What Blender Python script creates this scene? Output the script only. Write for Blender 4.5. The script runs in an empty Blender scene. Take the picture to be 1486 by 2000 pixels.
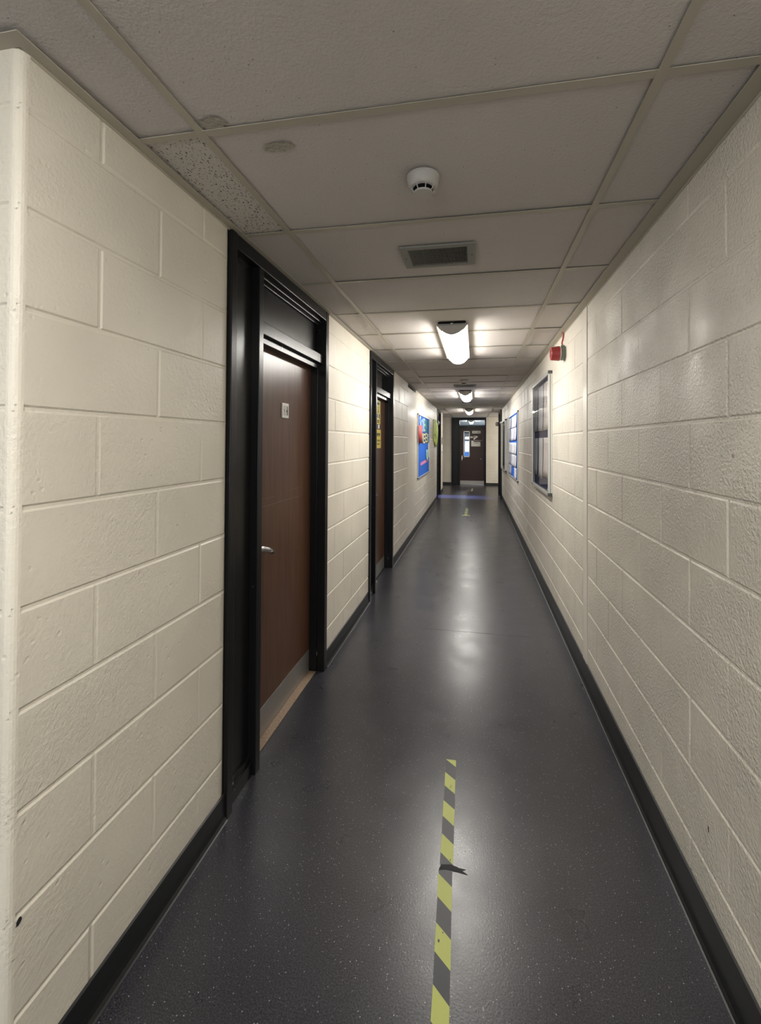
import bpy, bmesh, math, random
from mathutils import Matrix, Vector
random.seed(7)
S = bpy.context.scene
COL = S.collection
R = math.radians

# ------------------------------------------------------------------ camera, world, exposure
W_, H_ = 1486, 2000
F, CX, CY = 859.14, 771.77, 851.14
YAW, PIT, ROL = .1803, -.0132, -.0053
CAMZ = 1.525
cam = bpy.data.cameras.new('camera')
cam.sensor_fit = 'HORIZONTAL'; cam.sensor_width = 36
cam.lens = F / W_ * 36
cam.shift_x = -(CX - W_ / 2) / W_
cam.shift_y = (CY - H_ / 2) / W_
cam.clip_start = .02; cam.clip_end = 100
co = bpy.data.objects.new('camera', cam); COL.objects.link(co)
c, s = math.cos(YAW), math.sin(YAW)
vx = Vector((c, s, 0)); vz = Vector((-s, c, 0)); vy = Vector((0, 0, 1))
c, s = math.cos(PIT), math.sin(PIT)
up0 = vy * c + vz * s; fw = vz * c - vy * s
c, s = math.cos(ROL), math.sin(ROL)
rt = vx * c - up0 * s; up = vx * s + up0 * c
co.matrix_world = Matrix(((rt.x, up.x, -fw.x, 0), (rt.y, up.y, -fw.y, 0), (rt.z, up.z, -fw.z, CAMZ), (0, 0, 0, 1)))
S.camera = co

w = bpy.data.worlds.new('world'); S.world = w; w.use_nodes = True
w.node_tree.nodes['Background'].inputs[0].default_value = (.7, .8, 1, 1)
w.node_tree.nodes['Background'].inputs[1].default_value = .6
S.view_settings.view_transform = 'Standard'; S.view_settings.look = 'None'
S.view_settings.gamma = 1; S.view_settings.use_curve_mapping = False
S.view_settings.exposure = 0.0

LAMP = 57.0          # brightness of the ceiling light lenses
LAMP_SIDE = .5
def area(name, loc, rot, sx, sy, power, col, spread=180):
    l = bpy.data.lights.new(name, 'AREA'); l.shape = 'RECTANGLE'; l.size = sx; l.size_y = sy
    l.energy = power; l.color = col; l.spread = R(spread)
    o = bpy.data.objects.new(name, l); COL.objects.link(o); o.location = loc; o.rotation_euler = rot
    return o
# daylight of the window behind the photographer, and of the doorway into the room on the left
area('daylight_behind', (-.9, -2.85, 1.45), (R(90), 0, 0), 2.6, 1.5, 12, (.86, .93, 1))
area('daylight_side_room', (-1.6, 12.42, .95), (0, R(-50), 0), .9, .84, 22, (.35, .42, 1), 18)
area('daylight_far_room', (1.9, 19.5, 1.5), (0, R(90), 0), 1.6, 5, 150, (.62, .82, 1))
area('lobby_fill', (2.6, 14.9, 1.4), (0, R(90), 0), 1.2, 1.0, 55, (1, .95, .85))  # added fill to brighten the far wall

# ------------------------------------------------------------------ materials
def mat(name, col=(.5, .5, .5), rough=.5, metal=0, spec=.5, emit=0, ecol=None, coat=0):
    m = bpy.data.materials.new(name); m.use_nodes = True
    b = m.node_tree.nodes['Principled BSDF']
    b.inputs['Base Color'].default_value = (*col, 1); b.inputs['Roughness'].default_value = rough
    b.inputs['Metallic'].default_value = metal; b.inputs['Specular IOR Level'].default_value = spec
    if coat: b.inputs['Coat Weight'].default_value = coat; b.inputs['Coat Roughness'].default_value = .15
    if emit:
        b.inputs['Emission Color'].default_value = (*(ecol or col), 1); b.inputs['Emission Strength'].default_value = emit
    return m
def N(m, t, **k):
    n = m.node_tree.nodes.new(t)
    for a, v in k.items():
        if a in n.inputs.keys(): n.inputs[a].default_value = v
        else: setattr(n, a, v)
    return n
def L(m, a, b): m.node_tree.links.new(a, b)
def P(m): return m.node_tree.nodes['Principled BSDF']
def coords(m, scale=(1, 1, 1)):
    t = N(m, 'ShaderNodeTexCoord'); mp = N(m, 'ShaderNodeMapping'); mp.inputs['Scale'].default_value = scale
    L(m, t.outputs['Object'], mp.inputs['Vector']); return mp.outputs['Vector']
def noise(m, v, scale, detail=3, rough=.55):
    n = N(m, 'ShaderNodeTexNoise', Scale=scale, Detail=detail, Roughness=rough); L(m, v, n.inputs['Vector']); return n.outputs['Fac']
def ramp(m, f, stops):
    r = N(m, 'ShaderNodeValToRGB'); e = r.color_ramp.elements
    while len(e) > 1: e.remove(e[-1])
    e[0].position = stops[0][0]; e[0].color = (*stops[0][1], 1)
    for p, cc in stops[1:]:
        x = e.new(p); x.color = (*cc, 1)
    L(m, f, r.inputs['Fac']); return r.outputs['Color']
def g(v): return (v, v, v)
def bump(m, h, strength, dist, prev=None):
    b = N(m, 'ShaderNodeBump', Strength=strength, Distance=dist); L(m, h, b.inputs['Height'])
    if prev is not None: L(m, prev, b.inputs['Normal'])
    return b.outputs['Normal']
def mth(m, op, a, b):
    n = N(m, 'ShaderNodeMath', operation=op)
    for i, x in enumerate((a, b)):
        if isinstance(x, (int, float)): n.inputs[i].default_value = x
        else: L(m, x, n.inputs[i])
    return n.outputs[0]

def wall_mat(name, col, fine, pits):
    m = mat(name, col, .34, spec=.42)
    v = coords(m)
    a = noise(m, v, 95, 4, .6); big = noise(m, v, 2.2, 2)
    patch = ramp(m, noise(m, v, 3.1, 2), [(.38, g(.25)), (.62, g(1))])
    # small pits and trowel marks in the painted blocks
    vo = N(m, 'ShaderNodeTexVoronoi', Scale=34); L(m, v, vo.inputs['Vector'])
    pit = ramp(m, vo.outputs['Distance'], [(.0, g(0)), (.22, g(1))])
    mask = ramp(m, noise(m, v, 9, 2), [(.53, g(1)), (.6, g(0))])
    pit2 = mth(m, 'MAXIMUM', pit, mask)
    h1 = mth(m, 'MULTIPLY', a, patch)
    n1 = bump(m, h1, min(fine, 1), .006 if fine < .9 else .010)
    n2 = bump(m, pit2, pits, .003, n1)
    n3 = bump(m, noise(m, v, 14, 2), .25, .004, n2)
    L(m, n3, P(m).inputs['Normal'])
    d = tuple(x * .9 for x in col)
    L(m, ramp(m, big, [(.35, d), (.65, col)]), P(m).inputs['Base Color'])
    return m
CREAM = (.76, .71, .615)
M_WL = wall_mat('cream_gloss_blockwork', CREAM, .55, .55)
M_WR = wall_mat('cream_gloss_blockwork_coarse', CREAM, 1.0, .4)
M_WS = mat('cream_gloss_smooth', CREAM, .3, spec=.45)
L(M_WS, bump(M_WS, noise(M_WS, coords(M_WS), 30, 2), .15, .003), P(M_WS).inputs['Normal'])

def tile_mat(name, col, worm=False):
    m = mat(name, col, .92, spec=.15)
    v = coords(m)
    mus = noise(m, v, 120, 3, .6)
    vo = N(m, 'ShaderNodeTexVoronoi', Scale=42); L(m, v, vo.inputs['Vector'])
    dots = ramp(m, vo.outputs['Distance'], [(.05, g(.35)), (.1, g(1))])
    sel = ramp(m, noise(m, v, 21, 1), [(.5, g(1)), (.56, g(0))])
    dots = mth(m, 'MAXIMUM', dots, sel)
    if worm:
        v2 = coords(m, (1, .45, 1))
        wv = noise(m, v2, 170, 2, .8)
        wr = ramp(m, wv, [(.37, g(.10)), (.41, g(1))])
        dots = mth(m, 'MINIMUM', dots, wr)
    mx = N(m, 'ShaderNodeMix', data_type='RGBA', blend_type='MULTIPLY'); mx.inputs[0].default_value = 1
    L(m, ramp(m, noise(m, v, 1.3, 3), [(.3, tuple(x * .93 for x in col)), (.7, col)]), mx.inputs[6]); L(m, dots, mx.inputs[7])
    L(m, mx.outputs[2], P(m).inputs['Base Color'])
    L(m, bump(m, mus, .5, .004), P(m).inputs['Normal'])
    return m
M_TILE = tile_mat('mineral_ceiling_tile', (.60, .56, .53))
M_TILE2 = tile_mat('mineral_ceiling_tile_greyer', (.565, .53, .505))
M_WORM = tile_mat('fissured_ceiling_tile', (.62, .585, .54), True)
M_GRID = mat('beige_painted_ceiling_grid', (.45, .415, .34), .45, spec=.35)

def floor_mat():
    m = mat('dark_grey_safety_vinyl', (.05, .05, .055), .33, spec=.55)
    v = coords(m)
    base0 = ramp(m, noise(m, v, 3.2, 4), [(.3, (.025, .025, .030)), (.7, (.033, .032, .040))])
    gn = ramp(m, noise(m, v, 230, 2, .7), [(.38, g(.5)), (.5, g(1)), (.62, g(2.0))])
    mb_ = N(m, 'ShaderNodeMix', data_type='RGBA', blend_type='MULTIPLY'); mb_.inputs[0].default_value = 1; L(m, base0, mb_.inputs[6]); L(m, gn, mb_.inputs[7]); base = mb_.outputs[2]
    v2 = coords(m)
    vo = N(m, 'ShaderNodeTexVoronoi', Scale=115); L(m, v2, vo.inputs['Vector'])
    spk = ramp(m, vo.outputs['Distance'], [(.10, g(1)), (.2, g(0))])
    cl = N(m, 'ShaderNodeSeparateColor'); L(m, vo.outputs['Color'], cl.inputs[0])
    sel = ramp(m, cl.outputs[0], [(.60, g(0)), (.98, g(1))])
    f = mth(m, 'MULTIPLY', spk, sel)
    mx = N(m, 'ShaderNodeMix', data_type='RGBA'); L(m, f, mx.inputs[0]); L(m, base, mx.inputs[6]); mx.inputs[7].default_value = (.5, .5, .52, 1)
    L(m, mx.outputs[2], P(m).inputs['Base Color'])
    L(m, ramp(m, noise(m, v, 5, 3), [(.3, g(.27)), (.7, g(.33))]), P(m).inputs['Roughness'])
    n1 = bump(m, noise(m, v, 150, 1), .10, .002)
    n2 = bump(m, noise(m, v, 9, 1), .06, .004, n1)
    L(m, n2, P(m).inputs['Normal'])
    return m
M_FLOOR = floor_mat()
def chipped(name, col, rough, scale=18, thr=.73):
    m = mat(name, col, rough, spec=.28)
    v = coords(m, (1, 1, .35))
    f = ramp(m, noise(m, v, scale, 3), [(thr, g(0)), (thr + .015, g(1))])
    mx = N(m, 'ShaderNodeMix', data_type='RGBA'); L(m, f, mx.inputs[0]); mx.inputs[6].default_value = (*col, 1); mx.inputs[7].default_value = (.5, .48, .44, 1)
    L(m, mx.outputs[2], P(m).inputs['Base Color'])
    L(m, bump(m, noise(m, coords(m), 60, 2), .05, .002), P(m).inputs['Normal'])
    return m
M_BLK = chipped('black_gloss_paint', (.009, .009, .010), .28)
M_BLKP = mat('black_gloss_panel', (.010, .010, .011), .27, spec=.33)
M_SKIRT = mat('black_vinyl_skirting', (.011, .012, .013), .42)
def wood(name, a, b, rough):
    m = mat(name, a, rough, spec=.5)
    v = coords(m, (22, 22, .8)); n = noise(m, v, 3.5, 4, .6)
    L(m, ramp(m, n, [(.3, a), (.7, b)]), P(m).inputs['Base Color'])
    L(m, bump(m, n, .05, .002), P(m).inputs['Normal'])
    return m
M_DOOR = wood('sapele_door_veneer', (.070, .032, .018), (.125, .062, .036), .3)
M_DOORF = wood('dark_red_brown_door', (.030, .0115, .0085), (.038, .015, .010), .38)
M_SILL = wood('worn_bare_timber', (.20, .135, .09), (.34, .25, .18), .6)
def brushed(name, col, rough):
    m = mat(name, col, rough, metal=.85)
    L(m, bump(m, noise(m, coords(m, (2, 2, 60)), 5, 2), .06, .001), P(m).inputs['Normal'])
    return m
M_KICK = brushed('scuffed_aluminium', (.46, .45, .43), .45)
M_ALU = mat('satin_aluminium', (.66, .66, .63), .35, metal=.6)
M_CHROME = mat('satin_chrome', (.8, .8, .8), .22, metal=1)
M_DARKCAP = mat('dark_corner_cap', (.06, .065, .06), .5)
M_WHITE = mat('white_plastic', (.72, .71, .68), .45)
M_DET = mat('off_white_plastic', (.52, .50, .47), .5)
M_VENT = mat('grey_enamel_vent', (.26, .26, .235), .5)
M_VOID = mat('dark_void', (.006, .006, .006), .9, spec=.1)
M_LENS = mat('opal_lens', (.9, .9, .88), .5, emit=LAMP, ecol=(1, .965, .90))
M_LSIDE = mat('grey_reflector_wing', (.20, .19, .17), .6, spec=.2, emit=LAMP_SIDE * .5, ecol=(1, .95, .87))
M_CAP = mat('grey_end_plate', (.50, .47, .43), .5)
M_RED = mat('red_plastic', (.29, .032, .034), .35)
M_REDC = mat('red_cable_sheath', (.30, .03, .035), .5)
M_BOX = mat('grey_green_metal_box', (.16, .18, .15), .35, metal=.3)
M_NAVY = mat('navy_felt', (.022, .026, .09), .9)
M_BLUE = mat('bright_blue_backing', (.004, .115, .56), .8)
M_GREYF = mat('pale_grey_felt', (.42, .42, .41), .9)
M_BLKC = mat('black_card', (.02, .022, .03), .8)
M_YEL = mat('yellow_tape', (.46, .50, .13), .5)
M_TBLK = mat('dark_tape', (.035, .035, .042), .45)
M_SIGNY = mat('yellow_sign', (.62, .50, .07), .45)
M_MARK = mat('black_print', (.02, .02, .02), .6)
M_PINK = mat('pink_card', (.85, .22, .42), .8)
M_LIME = None
def glass():
    m = bpy.data.materials.new('clear_glazing'); m.use_nodes = True; nt = m.node_tree; nt.nodes.clear()
    o = nt.nodes.new('ShaderNodeOutputMaterial'); mx = nt.nodes.new('ShaderNodeMixShader'); f = nt.nodes.new('ShaderNodeLayerWeight')
    p = nt.nodes.new('ShaderNodeMath'); p.operation = 'POWER'; p.inputs[1].default_value = 5.6
    q = nt.nodes.new('ShaderNodeMath'); q.operation = 'MULTIPLY_ADD'; q.inputs[1].default_value = .92; q.inputs[2].default_value = .05
    t = nt.nodes.new('ShaderNodeBsdfTransparent'); gl = nt.nodes.new('ShaderNodeBsdfGlossy')
    f.inputs['Blend'].default_value = .5
    t.inputs[0].default_value = (.97, .98, .98, 1); gl.inputs['Roughness'].default_value = .015
    nt.links.new(f.outputs['Facing'], p.inputs[0]); nt.links.new(p.outputs[0], q.inputs[0])
    nt.links.new(q.outputs[0], mx.inputs[0]); nt.links.new(t.outputs[0], mx.inputs[1]); nt.links.new(gl.outputs[0], mx.inputs[2]); nt.links.new(mx.outputs[0], o.inputs[0])
    return m
M_GLASS = glass()
def paper(name, col, ink=.45, scale=60):
    m = mat(name, col, .8, spec=.2)
    v = coords(m)
    t = N(m, 'ShaderNodeTexNoise', Scale=1.0, Detail=2); mp = coords(m, (30, 30, scale * 1.6)); L(m, mp, t.inputs['Vector'])
    f = ramp(m, t.outputs['Fac'], [(.52, g(0)), (.6, g(1))])
    a = noise(m, v, 7, 1); f2 = ramp(m, a, [(.4, g(0)), (.5, g(ink))])
    k = mth(m, 'MULTIPLY', f, f2)
    mx = N(m, 'ShaderNodeMix', data_type='RGBA'); L(m, k, mx.inputs[0]); mx.inputs[6].default_value = (*col, 1); mx.inputs[7].default_value = (.12, .12, .16, 1)
    L(m, mx.outputs[2], P(m).inputs['Base Color']); return m
M_PW = paper('white_printed_paper', (.72, .72, .76))
M_PG = paper('grey_printed_paper', (.42, .43, .50), .5)
M_PL = paper('lilac_printed_paper', (.50, .52, .68), .4)
M_PK = paper('pinkish_printed_paper', (.78, .70, .68), .4)
M_PD = mat('dark_printed_poster', (.07, .06, .075), .6)
M_PB = mat('plain_white_paper', (.75, .75, .72), .8)

# ------------------------------------------------------------------ mesh helpers
class MB:
    def __init__(s): s.v = []; s.f = []; s.m = []; s.mats = []
    def mi(s, m):
        if m not in s.mats: s.mats.append(m)
        return s.mats.index(m)
    def quad(s, pts, m):
        b = len(s.v); s.v += [tuple(p) for p in pts]; s.f.append(tuple(range(b, b + len(pts)))); s.m.append(s.mi(m)); return s
    def box(s, x0, x1, y0, y1, z0, z1, m, b=0):
        if b:
            b = min(b, abs(x1 - x0) * .45, abs(y1 - y0) * .45, abs(z1 - z0) * .45)
            bm = bmesh.new(); bmesh.ops.create_cube(bm, size=1)
            for v in bm.verts: v.co = Vector(((x0 + x1) / 2 + v.co.x * (x1 - x0), (y0 + y1) / 2 + v.co.y * (y1 - y0), (z0 + z1) / 2 + v.co.z * (z1 - z0)))
            bmesh.ops.bevel(bm, geom=bm.edges[:], offset=b, segments=2, affect='EDGES', profile=.6)
            s.bm(bm, m); return s
        k = len(s.v)
        s.v += [(x, y, z) for z in (z0, z1) for y in (y0, y1) for x in (x0, x1)]
        i = s.mi(m)
        for f in ((0, 2, 3, 1), (4, 5, 7, 6), (0, 1, 5, 4), (2, 6, 7, 3), (0, 4, 6, 2), (1, 3, 7, 5)):
            s.f.append(tuple(k + q for q in f)); s.m.append(i)
        return s
    def bm(s, bm, m):
        bm.verts.ensure_lookup_table(); k = len(s.v); s.v += [tuple(v.co) for v in bm.verts]; i = s.mi(m)
        for f in bm.faces: s.f.append(tuple(k + v.index for v in f.verts)); s.m.append(i)
        bm.free(); return s
    def lathe(s, prof, axis, cen, m, n=40, a0=0, a1=360):
        """prof: list of (radius, along). axis: 'x','y','z'."""
        k = len(s.v); i = s.mi(m); full = abs(a1 - a0) >= 360; cols = n if full else n + 1
        for r, h in prof:
            for j in range(cols):
                t = R(a0 + (a1 - a0) * j / n); p, q = r * math.cos(t), r * math.sin(t)
                d = {'x': (h, p, q), 'y': (p, h, q), 'z': (p, q, h)}[axis]
                s.v.append((cen[0] + d[0], cen[1] + d[1], cen[2] + d[2]))
        for a in range(len(prof) - 1):
            for j in range(n):
                j2 = (j + 1) % cols if full else j + 1
                s.f.append((k + a * cols + j, k + a * cols + j2, k + (a + 1) * cols + j2, k + (a + 1) * cols + j)); s.m.append(i)
        return s
    def tube(s, pts, r, m, n=10):
        pts = [Vector(p) for p in pts]; k = len(s.v); i = s.mi(m)
        for a, p in enumerate(pts):
            t = (pts[min(a + 1, len(pts) - 1)] - pts[max(a - 1, 0)]).normalized()
            u = t.orthogonal().normalized() if a == 0 else (u - t * u.dot(t)).normalized()
            v = t.cross(u); rr = r[a] if isinstance(r, (list, tuple)) else r
            for j in range(n):
                w_ = 2 * math.pi * j / n; s.v.append(tuple(p + u * rr * math.cos(w_) + v * rr * math.sin(w_)))
        for a in range(len(pts) - 1):
            for j in range(n):
                s.f.append((k + a * n + j, k + a * n + (j + 1) % n, k + (a + 1) * n + (j + 1) % n, k + (a + 1) * n + j)); s.m.append(i)
        s.f.append(tuple(k + j for j in range(n))); s.m.append(i)
        s.f.append(tuple(k + (len(pts) - 1) * n + j for j in range(n))); s.m.append(i)
        return s
    def build(s, name, parent=None, smooth=False, loc=None, origin=None):
        me = bpy.data.meshes.new(name)
        vs = s.v
        if origin is not None: vs = [(a - origin[0], b - origin[1], c_ - origin[2]) for a, b, c_ in vs]
        me.from_pydata(vs, [], s.f)
        for m in s.mats: me.materials.append(m)
        me.polygons.foreach_set('material_index', s.m)
        bm = bmesh.new(); bm.from_mesh(me); bmesh.ops.remove_doubles(bm, verts=bm.verts, dist=1e-5); bmesh.ops.recalc_face_normals(bm, faces=bm.faces); bm.to_mesh(me); bm.free()
        if smooth:
            me.polygons.foreach_set('use_smooth', [True] * len(me.polygons))
            me.set_sharp_from_angle(angle=R(35))
        o = bpy.data.objects.new(name, me); COL.objects.link(o)
        if parent: o.parent = parent
        if origin is not None: o.location = origin
        if loc: o.location = loc
        return o
def tag(o, label=None, cat=None, group=None, kind=None):
    if label: o['label'] = label
    if cat: o['category'] = cat
    if group: o['group'] = group
    if kind: o['kind'] = kind
    return o
def empty(name, loc, rz=0):
    o = bpy.data.objects.new(name, None); COL.objects.link(o); o.location = loc; o.rotation_euler = (0, 0, rz); o.empty_display_size = .1
    return o
def copy_tree(o, parent=None):
    k = o.copy(); COL.objects.link(k)
    if parent: k.parent = parent
    for ch in list(o.children): copy_tree(ch, k)
    return k

# ------------------------------------------------------------------ room numbers
XL, XR, ZC = -.995, .693, 2.399
TY0, TD = .5227, .5996          # ceiling cross tees
BX = -.7698                     # ceiling main bar, next one 1.2 m to the right
FAR = 15.8

def block_wall(mb, X, n, y0, y1, z0, z1, m, bull=(0, 0), phase=0., course0=.02, deep=.0035, axis='x'):
    """painted concrete blocks 450 x 225 with raked joints; n = outward normal sign; bull = rounded ends"""
    rnd = random.Random(int(abs(y0 * 97 + X * 31)))
    k0 = math.floor((z0 - course0) / .225); k = k0
    def emit(ya, yb, za, zb, da, db, dz0, dz1, ba, bb):
        gH, cH = .0035, .005
        ys = []
        if ba: ys += [(ya + ba * (1 - math.sin(t)), ba * (1 - math.cos(t))) for t in [math.pi / 2 * q / 6 for q in range(6, -1, -1)]]
        elif da: ys += [(ya, da), (ya + gH, da), (ya + gH + cH, 0)]
        else: ys += [(ya, 0)]
        if bb: ys += [(yb - bb * (1 - math.sin(t)), bb * (1 - math.cos(t))) for t in [math.pi / 2 * q / 6 for q in range(0, 7)]]
        elif db: ys += [(yb - gH - cH, 0), (yb - gH, db), (yb, db)]
        else: ys += [(yb, 0)]
        if ys[-1][0] - ys[0][0] < .004: return
        ys.sort()
        zs = [(za, dz0), (za + gH, dz0), (za + gH + cH, 0)] if dz0 else [(za, 0)]
        zs += [(zb - gH - cH, 0), (zb - gH, dz1), (zb, dz1)] if dz1 else [(zb, 0)]
        zs.sort()
        base = len(mb.v); i = mb.mi(m)
        for zz, oz in zs:
            for yy, oy in ys:
                x = X - n * max(oy, oz)
                mb.v.append((x, yy, zz) if axis == 'x' else (yy, x, zz))
        w_ = len(ys)
        for a in range(len(zs) - 1):
            for b in range(w_ - 1):
                mb.f.append((base + a * w_ + b, base + a * w_ + b + 1, base + (a + 1) * w_ + b + 1, base + (a + 1) * w_ + b)); mb.m.append(i)
    while True:
        za = max(course0 + k * .225, z0); zb = min(course0 + (k + 1) * .225, z1)
        if za >= z1 - 1e-4: break
        off = phase + (.225 if k % 2 else 0)
        j = math.ceil((y0 - off) / .45 - 1e-6); cuts = [y0]
        while off + j * .45 < y1 - .03:
            if off + j * .45 > y0 + .03: cuts.append(off + j * .45)
            j += 1
        cuts.append(y1)
        ds = [0] + [rnd.choice((.0014, .002, .003, deep)) for _ in cuts[1:-1]] + [0]
        for q in range(len(cuts) - 1):
            emit(cuts[q], cuts[q + 1], za, zb, ds[q], ds[q + 1], deep if za > z0 + 1e-4 else 0, deep if zb < z1 - 1e-4 else 0,
                 bull[0] if q == 0 else 0, bull[1] if q == len(cuts) - 2 else 0)
        k += 1
    return mb

def struct(o, label, cat): return tag(o, label, cat, kind='structure')

# floor
fl = MB()
fl.box(-4.6, 4.6, -3.1, .80, -.06, 0, M_FLOOR); fl.box(XL - .25, XR + .25, .80, 13.6, -.06, 0, M_FLOOR); fl.box(-4.6, 4.6, 13.6, 23.6, -.06, 0, M_FLOOR)
fl.box(-3.2, XL - .25, 11.0, 13.6, -.06, 0, M_FLOOR)
struct(fl.build('floor'), 'dark grey speckled vinyl floor running the length of the corridor', 'floor')
sm = MB(); sm.box(-.42, .44, 3.598, 3.6005, -.002, .0006, mat('floor_seam_weld', (.03, .03, .033), .5))
struct(sm.build('trim_1'), 'thin welded seam crossing the vinyl floor', 'floor seam')

# left wall with its return, pillar band and far stretch
wl = MB()
block_wall(wl, XL, 1, .797, 1.650, 0, 2.399, M_WL, (.022, .03), phase=1.018)
block_wall(wl, XL, 1, 2.842, 4.082, 0, 2.399, M_WL, (0, .012), phase=1.018)
block_wall(wl, XL, 1, 5.282, 6.50, 0, 2.399, M_WL, phase=1.018)
block_wall(wl, XL, 1, 7.38, 11.575, 0, 2.399, M_WL, (.0, .01), phase=1.02)
block_wall(wl, XL, 1, 12.775, 13.70, 0, 2.399, M_WL, (0, .02), phase=1.02)
wl.quad([(XL, 6.50, 0), (XL, 7.38, 0), (XL, 7.38, 2.345), (XL, 6.50, 2.345)], M_WS)          # smooth rendered column band
wl.box(XL - .25, XL - .04, 6.50, 7.38, 2.34, 2.40, M_VOID); wl.quad([(XL - .04, 6.50, 2.345), (XL, 6.50, 2.345), (XL, 7.38, 2.345), (XL - .04, 7.38, 2.345)], M_VOID)
wl.quad([(XL - .3, 13.70, 0), (-4.6, 13.70, 0), (-4.6, 13.70, 2.41), (XL - .3, 13.70, 2.41)], M_WL)
wl.box(XL - .3, XL - .02, 13.68, 13.70, 0, 2.41, M_WL)
# backing thickness of the wall
for a, b in ((.80, 1.66), (2.835, 4.09), (5.275, 6.50), (7.38, 11.58), (12.77, 13.69)):
    wl.box(XL - .22, XL - .03, a + .02, b, 0, 2.41, M_WL)
block_wall(wl, .797 + .0, -1, -4.6, XL, 0, 2.399, M_WL, (0, .022), phase=-.995, axis='y')
struct(wl.build('wall_left'), 'cream gloss painted blockwork wall on the left, broken by the black door frames', 'wall')

wr = MB()
block_wall(wr, XR, -1, -3.0, 2.93, 0, 2.399, M_WR, phase=2.05)
wr.quad([(XR + .005, 2.93, 0), (XR + .005, 2.945, 0), (XR + .005, 2.945, 2.399), (XR + .005, 2.93, 2.399)], M_WS)
wr.box(XR - .0025, XR + .01, 2.945, 3.045, 0, 2.399, M_WS)
wr.quad([(XR + .005, 3.045, 0), (XR + .005, 3.06, 0), (XR + .005, 3.06, 2.399), (XR + .005, 3.045, 2.399)], M_WS)
block_wall(wr, XR, -1, 3.06, 6.54, 0, 2.399, M_WR, (.0, .0), phase=3.52)
wr.quad([(XR + .004, 6.54, 0), (XR + .004, 6.555, 0), (XR + .004, 6.555, 2.399), (XR + .004, 6.54, 2.399)], M_GRID)
block_wall(wr, XR, -1, 6.555, 9.19, 0, 2.399, M_WR, phase=6.7)
wr.quad([(XR + .004, 9.19, 0), (XR + .004, 9.205, 0), (XR + .004, 9.205, 2.399), (XR + .004, 9.19, 2.399)], M_GRID)
block_wall(wr, XR, -1, 9.205, 12.01, 0, 2.399, M_WR, phase=9.3)
block_wall(wr, XR, -1, 13.19, 13.46, 0, 2.399, M_WR, phase=9.3)
wr.box(XR + .03, XR + .22, -3.0, 12.01, 0, 2.41, M_WR); wr.box(XR + .02, XR + .22, 13.2, 13.46, 0, 2.41, M_WR)
wr.box(XR + .2, 4.6, 13.40, 13.46, 0, 2.41, M_WR)
struct(wr.build('wall_right'), 'cream gloss painted blockwork wall on the right with a raised vertical joint strip', 'wall')

wf = MB()
block_wall(wf, FAR, -1, -4.6, -.839, 0, 2.399, M_WL, phase=-1.0, axis='y')
block_wall(wf, FAR, -1, .371, 4.6, 0, 2.399, M_WL, phase=.6, axis='y')
wf.box(-4.6, -.839, FAR + .03, FAR + .13, 0, 2.41, M_WL); wf.box(.371, 4.6, FAR + .03, FAR + .13, 0, 2.41, M_WL)
struct(wf.build('wall_far'), 'cream blockwork wall closing the far end of the corridor around the brown door', 'wall')
wb = MB()
wb.box(-4.6, 4.6, -3.1, -3.0, 0, .7, M_WL); wb.box(-4.6, 4.6, -3.1, -3.0, 2.2, 2.41, M_WL); wb.box(-4.6, -2.8, -3.1, -3.0, .7, 2.2, M_WL); wb.box(.4, 4.6, -3.1, -3.0, .7, 2.2, M_WL)
struct(wb.build('wall_back'), 'cream wall with a wide window behind the photographer', 'wall')
ws = MB(); ws.box(-4.6, -4.5, -3.0, .80, 0, 2.41, M_WL)
ws.box(-4.6, -4.5, 13.7, FAR, 0, 2.41, M_WL); ws.box(4.5, 4.6, 13.46, FAR, 0, 2.41, M_WL)
struct(ws.build('wall_side'), 'cream walls closing the side passages', 'wall')
# side room behind the open doorway on the left, room behind the far door
wr2 = MB()
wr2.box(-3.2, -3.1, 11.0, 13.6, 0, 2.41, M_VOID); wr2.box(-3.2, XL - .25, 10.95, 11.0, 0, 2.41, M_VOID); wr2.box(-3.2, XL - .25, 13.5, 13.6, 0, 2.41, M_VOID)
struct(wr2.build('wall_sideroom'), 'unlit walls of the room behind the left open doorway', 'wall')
M_COOL = mat('pale_blue_wall', (.55, .62, .70), .6)
wq = MB()
wq.box(-2.2, -2.1, FAR + .13, 23.5, 0, 2.41, M_COOL); wq.box(2.1, 2.2, FAR + .13, 23.5, 0, 2.41, M_COOL)
wq.box(-2.2, 2.2, 23.5, 23.6, 0, 1.02, M_COOL); wq.box(-2.2, 2.2, 23.5, 23.6, 1.80, 2.41, mat('slate_blind', (.05, .055, .07), .8)); wq.box(-2.2, -.54, 23.5, 23.6, 1.02, 1.80, mat('dark_green_blind', (.02, .08, .06), .7)); wq.box(.9, 2.2, 23.5, 23.6, 1.02, 1.80, M_COOL)
struct(wq.build('wall_farroom'), 'pale walls of the daylit room seen through the far door glazing', 'wall')
M_DAY = mat('daylight_pane', (.8, .9, 1), .4, emit=2.2, ecol=(.88, .95, 1))
wn = MB(); wn.box(-.54, .9, 23.55, 23.58, 1.02, 1.80, M_DAY); wn.box(-.54, .9, 23.5, 23.56, 1.56, 1.665, M_NAVY)
struct(wn.build('window_1'), 'bright daylit window in the room beyond the far door', 'window')
wn = MB(); wn.box(-2.8, .4, -3.08, -3.05, .7, 2.2, M_DAY); wn.box(-1.25, -1.15, -3.1, -3.0, .7, 2.2, M_WHITE); wn.box(-2.8, .4, -3.1, -3.0, 1.7, 1.76, M_WHITE)
struct(wn.build('window_2'), 'wide daylit window behind the photographer', 'window')

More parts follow.
